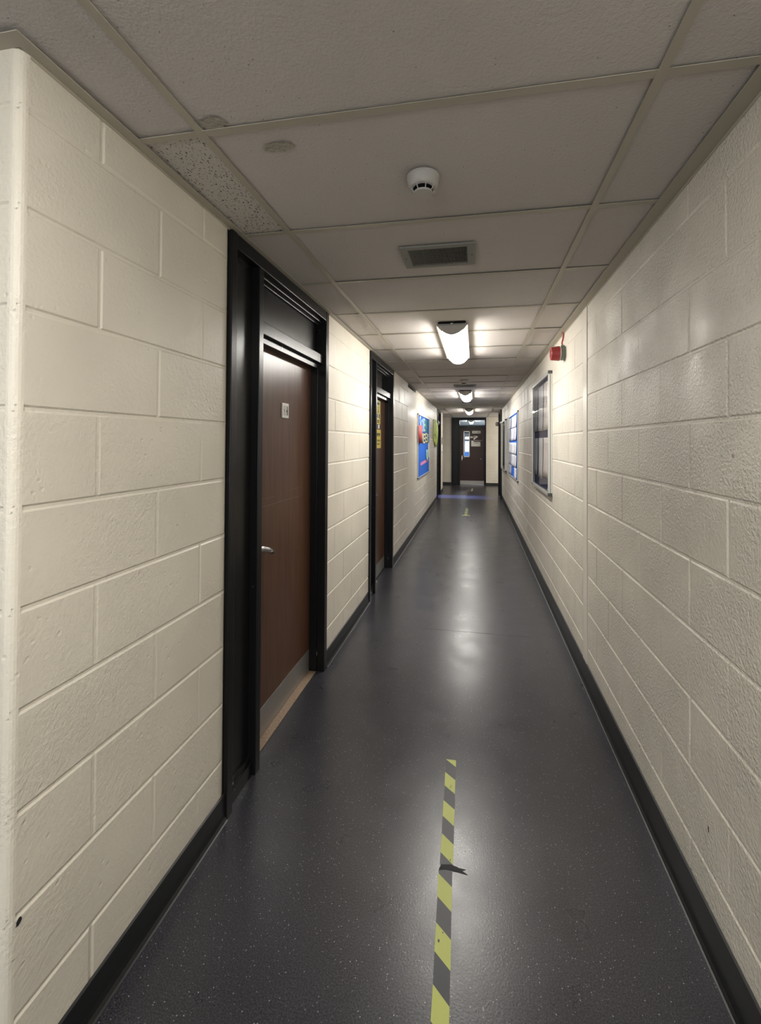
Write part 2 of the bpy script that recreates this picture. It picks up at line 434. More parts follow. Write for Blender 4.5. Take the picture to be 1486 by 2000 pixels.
# ceiling tiles
ce = MB()
def tiles(x0, x1, y0, y1):
    k = math.floor((y0 - TY0) / TD)
    while TY0 + k * TD < y1:
        ya, yb = max(TY0 + k * TD, y0), min(TY0 + (k + 1) * TD, y1)
        j = math.floor((x0 - BX) / 1.2)
        while BX + j * 1.2 < x1:
            xa, xb = max(BX + j * 1.2, x0), min(BX + (j + 1) * 1.2, x1)
            r = random.random()
            m = M_WORM if (k == 1 and j == -1) else (M_TILE2 if r < .22 else M_TILE)
            z = ZC + .0045 + random.uniform(-.001, .0025); t = random.uniform(-.0015, .0015)
            ce.quad([(xa, ya, z - t), (xb, ya, z), (xb, yb, z + t), (xa, yb, z)], m)
            j += 1
        k += 1
tiles(-4.6, 4.6, -3.05, 23.5)
ce.box(-4.7, 4.7, -3.1, 23.6, ZC + .03, ZC + .05, M_VOID)
struct(ce.build('ceiling'), 'suspended ceiling of textured mineral fibre tiles', 'ceiling')
gr = MB()
def grid(x0, x1, y0, y1):
    h = .012
    j = math.floor((x0 - BX) / 1.2) + 1
    while BX + j * 1.2 < x1:
        gr.box(BX + j * 1.2 - h, BX + j * 1.2 + h, y0, y1, ZC - .002, ZC, M_GRID); j += 1
    k = math.floor((y0 - TY0) / TD) + 1
    while TY0 + k * TD < y1:
        gr.box(x0, x1, TY0 + k * TD - h, TY0 + k * TD + h, ZC - .0014, ZC + .0004, M_GRID); k += 1
grid(-4.5, 4.5, -3, .797); grid(XL, XR, .797, 13.7); grid(-4.5, 4.5, 13.7, 15.8); grid(-2.1, 2.1, 15.93, 23.5)
struct(gr.build('trim_2'), 'beige metal grid of bars holding the ceiling tiles', 'ceiling grid')
tr = MB()
for a, b in ((.797, 1.642), (1.642, 2.85), (2.85, 4.075), (4.075, 5.29), (5.29, 6.50), (7.38, 13.70)):
    tr.box(XL, XL + .034, a, b, ZC - .0045, ZC - .0022, M_GRID)
tr.box(XL, XL + .034, 6.50, 7.38, ZC - .0045, ZC - .0022, M_GRID)
tr.box(XL, XL + .0025, .82, 1.642, ZC - .011, ZC - .004, M_GRID)
tr.box(-4.5, XL + .034, .763, .797, ZC - .0045, ZC - .0022, M_GRID)
struct(tr.build('trim_3'), 'beige wall angle along the top of the left wall', 'ceiling trim')
tr = MB(); tr.box(XR - .05, XR, -3, 13.46, ZC - .0045, ZC - .0022, M_GRID); tr.box(XR - .003, XR, -3, 12.0, ZC - .012, ZC - .004, M_GRID)
struct(tr.build('trim_4'), 'beige wall angle along the top of the right wall', 'ceiling trim')

# coved vinyl skirting
def skirt(name, X, n, segs, h, axis='x', label=''):
    mb = MB()
    prof = [(.0, h), (.006, h - .004), (.007, .03), (.010, .012), (.017, .003), (.022, .0008)]
    for a, b in segs:
        for (o1, z1), (o2, z2) in zip(prof, prof[1:]):
            p = [(X + n * o1, a, z1), (X + n * o1, b, z1), (X + n * o2, b, z2), (X + n * o2, a, z2)]
            if axis == 'y': p = [(y, x, z) for x, y, z in p]
            mb.quad(p, M_SKIRT)
        for e in (a, b):
            p = [(X + n * o, e, z) for o, z in prof] + [(X, e, 0)]
            if axis == 'y': p = [(y, x, z) for x, y, z in p]
            mb.quad(p, M_SKIRT)
    return struct(mb.build(name), label, 'skirting')
skirt('baseboard_left', XL, 1, ((.80, 1.64), (2.85, 4.075), (5.29, 11.57), (12.775, 13.70)), .105, label='black coved vinyl skirting along the left wall')
skirt('baseboard_right', XR, -1, ((-3, 12.0), (13.2, 13.46)), .138, label='black coved vinyl skirting along the right wall')
skirt('baseboard_far', FAR, -1, ((-4.6, -.842), (.373, 4.6)), .09, 'y', 'dark skirting along the far wall')
skirt('baseboard_corner', .797, -1, ((-4.6, XL + .005),), .105, 'y', 'black skirting on the wall return at the near left corner')

# ------------------------------------------------------------------ storey-height door sets
def doorset(name, loc, rz, label, kind='plain', transom='panel', leaf_mat=M_DOOR, opened=False, sill=True):
    r = empty(name, loc, rz); struct(r, label, 'door')
    f = MB(); e = .003
    f.box(0, .042, -.015, .12, 0, 2.392, M_BLK, e)
    f.box(.24, .283, -.012, .12, 0, 2.34, M_BLK, e)
    f.box(1.16, 1.21, -.015, .12, 0, 2.392, M_BLK, e)
    f.box(.04, 1.162, -.013, .12, 2.33, 2.391, M_BLK, e)
    f.box(.283, 1.16, .020, .12, 2.316, 2.335, M_BLK, e)
    f.box(.283, 1.16, .040, .12, 2.300, 2.32, M_BLK, .002)
    f.box(.283, 1.16, .010, .12, 2.040, 2.100, M_BLK, e)          # transom rail
    f.box(.283, 1.16, .035, .12, 2.006, 2.045, M_BLK, .002)
    f.box(.280, .300, .038, .085, 0, 2.03, M_BLK, .002)           # door stops
    f.box(1.143, 1.165, .038, .085, 0, 2.03, M_BLK, .002)
    f.box(.040, .243, .004, .12, 0, .060, M_BLK, .002)
    f.box(.040, .243, .014, .12, .055, .085, M_BLK, .004)
    f.build('frame', r)
    p = MB(); p.box(.040, .243, .025, .05, .07, 2.34, M_BLKP); p.build('side_panel', r)
    t = MB()
    if transom == 'panel': t.box(.28, 1.163, .055, .075, 2.09, 2.31, M_BLKP); t.build('transom_panel', r)
    else:
        t.quad([(.28, .058, 2.09), (1.163, .058, 2.09), (1.163, .058, 2.31), (.28, .058, 2.31)], M_GLASS); t.build('transom_glass', r)
        if transom == 'dark':
            t = MB(); t.box(.2, 1.2, .119, .121, 2.05, 2.35, M_VOID); t.build('dark_backing', r)  # black sheet added behind the glass so the transom looks dark
    if opened: return r
    lf = MB()
    if kind == 'vision':
        x0, x1, z0, z1 = .440, .620, 1.015, 1.885
        lf.box(.285, x0, .085, .125, .008, 2.03, leaf_mat); lf.box(x1, 1.158, .085, .125, .008, 2.03, leaf_mat)
        lf.box(x0, x1, .085, .125, .008, z0, leaf_mat); lf.box(x0, x1, .085, .125, z1, 2.03, leaf_mat)
    else: lf.box(.285, 1.158, .085, .125, .008, 2.03, leaf_mat, .001)
    lo = lf.build('door_leaf', r)
    k = MB(); k.box(.305, 1.14, .0835, .0852, .010, .150, M_KICK)
    for sx in (.33, .72, 1.11):
        for sz in (.022, .138): k.lathe([(.004, .0), (.003, -.0012), (0, -.0014)], 'y', (sx, .0835, sz), M_CHROME, 8)
    k.build('kick_plate', lo)
    if kind == 'vision':
        v = MB()
        for a in ((.421, .445, .99, 1.91), (.615, .639, .99, 1.91), (.421, .639, .986, 1.02), (.421, .639, 1.88, 1.912)): v.box(a[0], a[1], .079, .09, a[2], a[3], M_ALU, .002)
        v.build('vision_frame', lo)
        v = MB(); v.quad([(.435, .1, 1.0), (.625, .1, 1.0), (.625, .1, 1.9), (.435, .1, 1.9)], M_GLASS); v.build('vision_glass', lo)
        h = MB(); h.box(.355, .39, .078, .086, .86, .985, M_CHROME, .003); h.lathe([(0, -.004), (.016, -.002), (.017, .008)], 'y', (.372, .078, 1.02), M_CHROME, 16)
        h.tube([(.372, .08, .955), (.372, .045, .955), (.385, .035, .955), (.47, .033, .95)], .008, M_CHROME); h.build('handle', lo, True)
        h = MB(); h.lathe([(0, -.012), (.012, -.010), (.014, 0), (.016, .006)], 'y', (1.03, .085, .927), M_CHROME, 16); h.build('coat_hook', lo, True)
    else:
        h = MB()
        h.lathe([(0, -.008), (.024, -.007), (.026, 0), (.026, .001)], 'y', (.352, .086, 1.0), M_CHROME, 24)
        h.tube([(.352, .085, 1.0), (.352, .052, 1.0), (.362, .040, .999), (.385, .034, .994), (.44, .034, .975), (.490, .038, .952), (.502, .043, .945)], [.010, .011, .012, .013, .0135, .0135, .008], M_CHROME, 14)
        h.build('handle', lo, True)
    if sill:
        q = MB(); q.box(.300, 1.145, .038, .1, 0, .006, M_SILL, .002); q.build('threshold', r)
    return r
d1 = doorset('door_1', (XL, 1.640, 0), R(90), 'brown veneered door in the near left black frame, white slider plate on it')
leaf1 = [o for o in d1.children if o.name.startswith('door_leaf')][0]
q = MB(); q.box(.690, .775, .078, .086, 1.657, 1.742, M_WHITE, .002); q.box(.706, .759, .0768, .0785, 1.672, 1.727, M_DET)
q.box(.750, .757, .0758, .078, 1.673, 1.724, M_MARK); q.box(.741, .757, .0758, .078, 1.690, 1.702, M_MARK); q.box(.709, .716, .0758, .078, 1.692, 1.706, M_VENT)
q.build('slider_plate', leaf1)['label'] = 'white square slider plate with grey insert'
sc = MB(); M_SCR = mat('pale_scratch', (.25, .17, .12), .6)
sc.box(.33, 1.02, .0846, .0851, 1.183, 1.1845, M_SCR); sc.box(.42, .62, .0846, .0851, 1.222, 1.2235, M_SCR); sc.box(.78, 1.0, .0846, .0851, 1.235, 1.2362, M_SCR)
sc.build('scratch', leaf1)

d2 = doorset('door_2', (XL, 4.076, 0), R(90), 'second brown door on the left, with stacked yellow warning signs', transom='dark', sill=False)
leaf2 = [o for o in d2.children if o.name.startswith('door_leaf')][0]
def warn(parts, name, label):
    o = parts.build(name, leaf2); o['label'] = label
a = MB(); a.box(.665, .870, .0825, .0845, 1.72, 1.985, M_SIGNY)
a.box(.675, .80, .0815, .083, 1.93, 1.975, M_VENT); a.box(.70, .83, .0815, .083, 1.945, 1.955, M_MARK)
# figure and triangle shaped symbols
a.box(.745, .765, .0815, .083, 1.865, 1.90, M_MARK); a.quad([(.73, .0818, 1.905), (.78, .0818, 1.905), (.755, .0818, 1.925)], M_MARK); a.box(.735, .775, .0815, .083, 1.845, 1.868, M_MARK)
a.box(.69, .735, .0815, .083, 1.79, 1.835, M_MARK); a.box(.775, .825, .0815, .083, 1.79, 1.835, M_MARK); a.box(.738, .772, .0812, .083, 1.775, 1.835, M_PB)
a.box(.70, .83, .0815, .083, 1.755, 1.765, M_MARK); a.box(.70, .81, .0815, .083, 1.737, 1.747, M_MARK)
warn(a, 'warning_sign', 'upper yellow warning sign with black symbols')
a = MB(); a.box(.68, .905, .0825, .0845, 1.45, 1.66, M_SIGNY)
for z, x0, n in ((1.585, .70, 5), (1.525, .715, 5), (1.487, .715, 4)):
    for i in range(n):
        a.box(x0 + i * .034, x0 + i * .034 + .022, .0815, .083, z, z + (.035 if z > 1.58 else .02), M_MARK); a.box(x0 + i * .034 + .007, x0 + i * .034 + .022, .0813, .0829, z + .008, z + .013, M_SIGNY)
warn(a, 'warning_sign', 'lower yellow sign with three lines of black print')
a = MB(); a.box(.765, .835, .0825, .0845, 1.672, 1.715, M_PB); warn(a, 'white_label', 'small white label between the yellow signs')
q = MB(); q.box(.33, .62, .05, .06, .002, .012, M_CHROME); o = q.build('threshold_strip', d2); o['label'] = 'thin bright metal threshold strip'

d3 = doorset('door_3', (XL, 11.567, 0), R(90), 'open doorway in the far left black frame, beside the lime poster', opened=True)
d4 = doorset('door_4', (XR - .022, 13.205, 0), R(-90), 'black door frame at the far end of the right wall', transom='dark', leaf_mat=M_DOORF)
d5 = doorset('door_5', (-.839, FAR, 0), 0, 'dark brown door with narrow vision panel at the corridor end', kind='vision', transom='glass', leaf_mat=M_DOORF, sill=False)
leaf5 = [o for o in d5.children if o.name.startswith('door_leaf')][0]
a = MB(); a.box(.725, 1.019, .0825, .0845, 1.83, 1.92, M_PB)
for i in range(4): a.box(.76 + i * .027, .778 + i * .027, .0815, .083, 1.86, 1.885, M_MARK)
for i in range(4): a.box(.885 + i * .028, .906 + i * .028, .0815, .083, 1.86, 1.887, M_MARK)
a.build('name_sign', leaf5)['label'] = 'white name sign with dark print'
a = MB(); a.box(.775, 1.10, .0825, .0845, 1.532, 1.748, mat('plum_poster', (.07, .045, .05), .6)); a.quad([(.777, .0815, 1.74), (.90, .0815, 1.735), (.93, .0815, 1.70), (.86, .0815, 1.665), (.80, .0815, 1.60), (.777, .0815, 1.60)], M_PB)
a.lathe([(0, 0), (.022, 0)], 'y', (.815, .081, 1.705), M_MARK, 14)
a.box(.80, 1.06, .0812, .083, 1.565, 1.585, M_GREYF); a.box(1.085, 1.092, .0812, .083, 1.54, 1.74, M_GREYF)
a.build('poster', leaf5)['label'] = 'dark plum poster with white swirl'
a = MB(); a.box(.69, 1.012, .0828, .0845, 1.37, 1.575, M_PB, .0005)
a.box(.82, .90, .0818, .083, 1.51, 1.525, M_VENT); a.box(.78, .94, .0818, .083, 1.475, 1.49, M_VENT)
a.build('notice', leaf5)['label'] = 'white notice under the poster'
a = MB(); a.box(.655, .745, .0825, .0845, 1.665, 1.725, M_PB); a.box(.68, .72, .0815, .083, 1.68, 1.71, M_GREYF); a.build('small_label', leaf5)

# ------------------------------------------------------------------ ceiling lights
def make_light():
    r = empty('ceiling_light', (0, 0, 0))
    LN = 1.24; hw = .1125
    def zz(x): return -.015 - .070 * (1 - (x / hw) ** 2)
    def arc(xa, xb, y0, y1, m, n):
        b = MB()
        for i in range(n):
            x1 = xa + (xb - xa) * i / n; x2 = xa + (xb - xa) * (i + 1) / n
            b.quad([(x1, y0, zz(x1)), (x2, y0, zz(x2)), (x2, y1, zz(x2)), (x1, y1, zz(x1))], m)
        return b
    b = MB(); pr = [(-.077 * math.cos(math.pi * i / 24), -.036 - .048 * math.sin(math.pi * i / 24)) for i in range(25)]
    for (x1, z1), (x2, z2) in zip(pr, pr[1:]): b.quad([(x1, .004, z1), (x2, .004, z2), (x2, LN - .004, z2), (x1, LN - .004, z1)], M_LENS)
    b.build('lens', r, True)
    for sg in (-1, 1):          # flared reflector wings, concave, from the lens edge up to the ceiling
        b = MB(); pr = [(.077, -.038), (.084, -.0345), (.093, -.0315), (.103, -.0305), (.1125, -.0295)]
        for (x1, z1), (x2, z2) in zip(pr, pr[1:]): b.quad([(sg * x1, .004, z1), (sg * x2, .004, z2), (sg * x2, LN - .004, z2), (sg * x1, LN - .004, z1)], M_LSIDE)
        b.build('side_wing', r, True)
    b = MB()
    for y in (0, LN - .004):
        b = MB(); pts = [(-hw, -.001)] + [(-hw + 2 * hw * i / 24, zz(-hw + 2 * hw * i / 24)) for i in range(25)] + [(hw, -.001)]
        b.quad([(x, y, z) for x, z in pts], M_CAP); b.quad([(x, y + .004, z) for x, z in pts], M_CAP)
        for (x1, z1), (x2, z2) in zip(pts, pts[1:]): b.quad([(x1, y, z1), (x2, y, z2), (x2, y + .004, z2), (x1, y + .004, z1)], M_CAP)
        b.build('end_plate', r)
    b = MB(); b.box(-hw, hw, 0, LN, -.015, -.001, M_WHITE); b.build('body', r)
    b = MB(); b.box(-.10, .10, -.026, -.002, -.004, .003, M_VOID); b.build('dark_gap', r)  # black strip standing in for the shaded gap at the tile cut
    b = MB(); b.lathe([(0, -.012), (.007, -.009), (.009, -.003), (.009, .002)], 'z', (.0, -.014, -.003), M_WHITE, 14); b.build('latch', r, True)
    return r
LX = -.172
lit = make_light(); lit.location = (LX, 3.235, ZC - .003)
tag(lit, 'lit fluorescent ceiling light nearest the camera, with curved white lens', 'ceiling light', 'lit ceiling lights along the corridor')
for y, lb in ((7.56, 'second lit ceiling light along the corridor, just past the far air vent'), (11.72, 'farthest lit corridor ceiling light, just in front of the end door'),
              (-.95, 'ceiling light behind the photographer'), (17.9, 'ceiling light in the room seen through the far door transom')):
    k = copy_tree(lit); k.location = (LX, y, ZC - .003); tag(k, lb, 'ceiling light', 'lit ceiling lights along the corridor')

# smoke detectors
def make_det():
    r = empty('smoke_detector', (0, 0, 0)); b = MB()
    b.lathe([(.0, 0), (.054, 0), (.054, -.004), (.0515, -.006), (.0515, -.010), (.050, -.026), (.044, -.036), (.040, -.038), (0, -.038)], 'z', (0, 0, 0), M_DET, 48); b.build('base', r, True)
    b = MB(); b.lathe([(.033, -.036), (.029, -.051), (0, -.051)], 'z', (0, 0, 0), M_VOID, 32); b.build('sensor_chamber', r, True)
    b = MB()
    for i in range(8):
        t = R(i * 45 + 20); cx_, cy_ = .036 * math.cos(t), .036 * math.sin(t)
        b.tube([(cx_ * 1.12, cy_ * 1.12, -.034), (cx_ * .98, cy_ * .98, -.046), (cx_ * .8, cy_ * .8, -.053)], .0018, M_DET, 6)
    b.lathe([(0, -.050), (.031, -.050), (.031, -.053), (.029, -.055), (0, -.0555)], 'z', (0, 0, 0), M_DET, 40); b.build('cap', r, True)
    return r
dt = make_det(); dt.location = (-.172, 1.432, ZC - .002)
tag(dt, 'round off-white smoke detector on the ceiling tile nearest the camera', 'smoke detector', 'smoke detectors on the ceiling')
k = copy_tree(dt); k.location = (-.165, 6.30, ZC - .002); tag(k, 'small distant smoke detector just in front of the far air vent', 'smoke detector', 'smoke detectors on the ceiling')

def make_vent():
    r = empty('air_vent', (0, 0, 0)); b = MB(); w2, d2_ = .169, .117
    for x0, x1, y0, y1 in ((-w2, w2, -d2_, -d2_ + .028), (-w2, w2, d2_ - .022, d2_), (-w2, -w2 + .036, -d2_ + .028, d2_ - .022), (w2 - .036, w2, -d2_ + .028, d2_ - .022)):
        b.box(x0, x1, y0, y1, -.007, 0, M_VENT)
    for x in (-1, 1): b.lathe([(0, -.0085), (.003, -.008), (.0035, -.006)], 'z', (x * (w2 - .015), 0, 0), M_MARK, 10)
    b.build('frame', r)
    b = MB(); n = 38
    for i in range(n):
        x = -w2 + .036 + (2 * w2 - .072) * (i + .5) / n
        b.box(x - .0012, x + .0012, -d2_ + .028, d2_ - .022, -.006, .002, M_VENT)
    b.build('grille', r)
    b = MB(); b.box(-w2 + .03, w2 - .03, -d2_ + .02, d2_ - .02, .0022, .003, M_VOID); b.build('duct_back', r)
    return r
vt = make_vent(); vt.location = (-.172, 2.052, ZC - .0005)
tag(vt, 'grey rectangular air vent with fine slats in the near ceiling', 'air vent', 'ceiling air vents')
k = copy_tree(vt); k.location = (-.162, 6.90, ZC - .0005); tag(k, 'distant grey air vent just in front of the second ceiling light', 'air vent', 'ceiling air vents')
# flat unlit fitting between second and third light
b = MB(); r = empty('access_hatch', (LX - .02, 9.86, ZC - .002)); tag(r, 'flat unlit ceiling hatch between the second and farthest ceiling lights', 'ceiling hatch')
b.box(-.10, .10, .0, .80, -.010, 0, M_DET); b.build('cover', r)
b = MB(); b.box(-.105, .105, -.02, 0, -.004, .002, M_VOID); b.build('edge_gap', r); b = MB(); b.box(-.105, .105, .80, .83, -.004, .002, M_VOID); b.build('edge_gap', r)
b = MB(); b.lathe([(0, -.022), (.014, -.018), (.016, 0)], 'z', (0, .81, 0), M_WHITE, 14); b.build('latch', r, True)
# water stains: brown patches in the tile
def stain(cx_, cy_, rx, ry, name, label):
    b = MB(); n = 26; pts = []
    for i in range(n):
        t = 2 * math.pi * i / n; q_ = 1 + random.uniform(-.22, .22); pts.append((cx_ + rx * q_ * math.cos(t), cy_ + ry * q_ * math.sin(t), ZC + .0012))
    m = mat('old_water_mark', (.40, .37, .31), .95, spec=.1); v = coords(m)
    L(m, bump(m, noise(m, v, 70, 3), .9, .008), P(m).inputs['Normal'])
    # follow the tile: thin skin just under its face
    b.quad(pts, m); return tag(b.build(name), label, 'stain', kind='stuff')
stain(-.575, 1.215, .052, .020, 'water_stain', 'small brownish water mark in the middle of a near ceiling tile')
stain(-.715, 1.092, .038, .022, 'water_stain', 'brownish water mark in the corner of a ceiling tile by the left grid bar')

# ------------------------------------------------------------------ fire alarm sounders
def sounder(loc, bell=False):
    r = empty('bell_sounder' if bell else 'fire_alarm_sounder', loc)      # local: wall at x=0, body towards -x
    if bell:
        b = MB(); b.lathe([(0, -.045), (.052, -.045), (.056, -.04), (.056, 0)], 'x', (0, 0, 0), M_RED, 30); b.build('base', r, True)
        b = MB(); b.lathe([(0, -.115), (.03, -.112), (.055, -.095), (.062, -.07), (.062, -.050), (.05, -.045)], 'x', (0, 0, 0), M_BOX, 30); b.build('dome', r, True); return r
    b = MB(); b.lathe([(0, -.030), (.052, -.030), (.055, -.027), (.055, -.004), (.060, -.003), (.060, 0)], 'x', (0, 0, 0), M_BOX, 36)
    b.box(-.028, -.003, -.012, .012, .045, .066, M_BOX, .003); b.build('back_box', r, True)
    b = MB(); b.lathe([(.0, -.040), (.050, -.040), (.050, -.030)], 'x', (0, 0, 0), M_WHITE, 36); b.build('collar', r, True)
    b = MB(); b.lathe([(0, -.103), (.030, -.103), (.034, -.106), (.048, -.106), (.052, -.102), (.0585, -.042), (.0585, -.040), (0, -.040)], 'x', (0, 0, 0), M_RED, 44)
    b.box(-.1075, -.103, -.040, .040, -.003, .003, M_RED, .001); b.box(-.1075, -.103, -.003, .003, -.040, .040, M_RED, .001); b.build('sounder_body', r, True)
    b = MB(); b.tube([(-.015, 0, .060), (-.020, 0, .085), (-.012, .004, .11), (-.009, .002, .135), (-.008, .0, .150), (-.012, -.004, .165), (-.022, -.006, .166)], .0065, M_REDC, 10); b.build('cable', r, True)
    return r
tag(sounder((XR - .001, 3.655, 2.230)), 'red round fire alarm sounder with red cable, on right wall above the glazed noticeboard', 'fire alarm')
tag(sounder((XR - .001, 13.33, 2.06), True), 'grey domed alarm bell beyond the far right door frame', 'alarm bell')

# ------------------------------------------------------------------ wall boards
def board(name, X, n, y0, y1, z0, z1, depth, fw, back, label, cat, glazed=False, sub=None):
    yc = (y0 + y1) / 2
    r = empty(name, (X, yc, z0)); tag(r, label, cat)
    a, b_, h = y0 - yc, y1 - yc, z1 - z0
    xo = n * depth
    def bx(mb, o0, o1, p0, p1, q0, q1, m, bv=0): mb.box(min(n * o0, n * o1), max(n * o0, n * o1), p0, p1, q0, q1, m, bv)
    f = MB()
    for p0, p1, q0, q1 in ((a, b_, 0, fw), (a, b_, h - fw, h), (a, a + fw, fw, h - fw), (b_ - fw, b_, fw, h - fw)):
        if glazed:
            bx(f, .0, depth * .46, p0, p1, q0, q1, M_ALU, .001); bx(f, depth * .56, depth, p0, p1, q0, q1, M_ALU, .0015)
            s_ = .003
            bx(f, depth * .44, depth * .58, p0 + s_, p1 - s_, q0 + s_, q1 - s_, M_DARKCAP)
        else: bx(f, 0, depth, p0, p1, q0, q1, M_ALU, .0015)
    f.build('frame', r)
    for p in (a, b_ - fw):
        for q_ in (-.001, h - fw + .001): c_ = MB(); bx(c_, 0 if not glazed else .001, depth + .001, p - .001, p + fw + .001, q_, q_ + fw, M_DARKCAP, .002); c_.build('corner_cap', r)
    k = MB(); bx(k, .001, .008, a + fw * .5, b_ - fw * .5, fw * .5, h - fw * .5, back); k.build('pin_board', r)
    if glazed:
        gl = MB(); xg = n * (depth - .005); gl.quad([(xg, a + fw * .6, fw * .6), (xg, b_ - fw * .6, fw * .6), (xg, b_ - fw * .6, h - fw * .6), (xg, a + fw * .6, h - fw * .6)], M_GLASS); gl.build('glass_pane', r)
        for q_ in (fw + .03, h - fw - .03):
            lk = MB(); lk.lathe([(0, n * (depth + .001)), (.009, n * depth), (.009, n * (depth - .004))], 'x', (0, a + fw + .012, q_), M_CHROME, 14)
            lk.build('lock', r, True)
    return r
def sheet(name, X, n, y0, y1, z0, z1, m, label, cat, group=None, curl=.006, seg=6, skew=0, marks=None, thick=.0006):
    """paper sheet on a wall plane, slightly curled; hangs away at its edges"""
    b = MB(); yc = (y0 + y1) / 2; hw = (y1 - y0) / 2; h = z1 - z0
    ph = random.uniform(-1, 1)
    def off(u, v): return n * (.0012 + curl * (max(0, -v * .6 + .2) ** 2 * .8 + .35 * (u * .7 + ph * .3) ** 2))
    for i in range(seg):
        for j in range(seg):
            q = []
            for uu, vv in ((i, j), (i + 1, j), (i + 1, j + 1), (i, j + 1)):
                u = uu / seg * 2 - 1; v = vv / seg * 2 - 1
                q.append((off(u, v), u * hw + skew * v, (v + 1) / 2 * h))
            b.quad(q, m)
    nb = len(b.f)
    o = b.build(name, None, True, loc=(X, yc, z0))
    md = o.modifiers.new('thickness', 'SOLIDIFY'); md.thickness = thick; md.offset = 0
    return tag(o, label, cat, group)

# glazed case on the right wall
board('glazed_noticeboard', XR, -1, 4.212, 5.415, 1.032, 2.185, .037, .030, M_NAVY, 'aluminium framed glazed noticeboard with navy backing, nearest on the right wall', 'noticeboard', True)
cols = ((4.375, 4.672, 'nearest', M_PK), (4.715, 5.035, 'middle', M_PW), (5.078, 5.345, 'farthest', M_PG))
for r_, (z0, z1) in enumerate(((1.645, 2.12), (1.15, 1.572))):
    for i, (a, b2, nm, m) in enumerate(cols):
        zz0 = z0 + (0 if r_ == 0 else (.035, -.0, .015)[i])
        sheet('paper_sheet', XR - .009, -1, a, b2, zz0, z1, (M_PK, M_PW, M_PG)[i], '%s %s paper sheet in the %s row inside the glazed noticeboard' % (nm, ('pinkish', 'white', 'grey')[i], ('upper', 'lower')[r_]), 'paper', 'sheets in the glazed noticeboard', .012)
# blue pinboard covered in sheets
board('pinboard', XR, -1, 7.43, 9.34, .868, 2.045, .020, .022, M_BLUE, 'aluminium framed blue pinboard covered in paper sheets, middle of the right wall', 'noticeboard')
rows = ((1.785, 1.995, 'top', 5), (1.557, 1.782, 'second', 5), (1.31, 1.518, 'third', 5), (1.085, 1.308, 'fourth', 5))
names = ('nearest', 'second nearest', 'middle', 'second farthest', 'farthest')
pal = ((M_PW, 'white'), (M_PW, 'white'), (M_PW, 'white'), (M_PL, 'lilac'), (M_PG, 'grey'), (M_PW, 'white'), (M_PL, 'lilac'))
ri = 0
for z0, z1, rn, n in rows:
    st = (9.29 - 7.66) / n
    for i in range(n):
        if rn == 'top' and i == 3: m, cn, w0 = M_PW, 'narrow white', .16
        elif rn == 'second': (m, cn), w0 = (((M_PW, 'white'), (M_PL, 'lilac'), (M_PW, 'white'), (M_PG, 'grey'), (M_PG, 'grey'))[i]), st - .012
        elif rn == 'fourth': (m, cn), w0 = (((M_PW, 'white'), (M_PW, 'white'), (M_PW, 'white'), (M_PG, 'grey'), (M_PG, 'grey'))[i]), st - .012
        else: (m, cn), w0 = ((M_PW, 'white'), st - .012)
        y = 7.66 + i * st + (.13 if (rn == 'top' and i == 3) else 0)
        sheet('paper_sheet', XR - .009, -1, y, y + w0, z0 + random.uniform(-.004, .012), z1, m, '%s %s sheet in the %s row of the blue pinboard' % (names[i], cn, rn), 'paper', 'sheets on the blue pinboard', .02, 5, random.uniform(-.004, .004))
sheet('paper_sheet', XR - .009, -1, 7.655, 8.10, .892, 1.082, M_PW, 'large near white sheet in the bottom row of the blue pinboard', 'paper', 'sheets on the blue pinboard', .012)
sheet('paper_sheet', XR - .009, -1, 8.72, 9.0, .90, 1.08, M_PL, 'lilac sheet past the blue gap in the bottom row of the pinboard', 'paper', 'sheets on the blue pinboard', .012)
sheet('paper_sheet', XR - .009, -1, 9.01, 9.29, .90, 1.08, M_PG, 'farthest grey sheet in the bottom row of the blue pinboard', 'paper', 'sheets on the blue pinboard', .012)
# far grey glazed board
board('glazed_noticeboard', XR, -1, 10.16, 11.70, .855, 2.045, .043, .03, M_GREYF, 'grey glazed noticeboard next to the far right door frame', 'noticeboard', True)
sheet('poster', XR - .009, -1, 10.95, 11.35, .95, 1.95, M_PD, 'tall dark poster inside the far grey glazed noticeboard', 'poster', None, .01)
sheet('poster', XR - .009, -1, 10.32, 10.85, 1.0, 1.93, M_GREYF, 'pale grey poster inside the far grey glazed noticeboard', 'poster', None, .01)

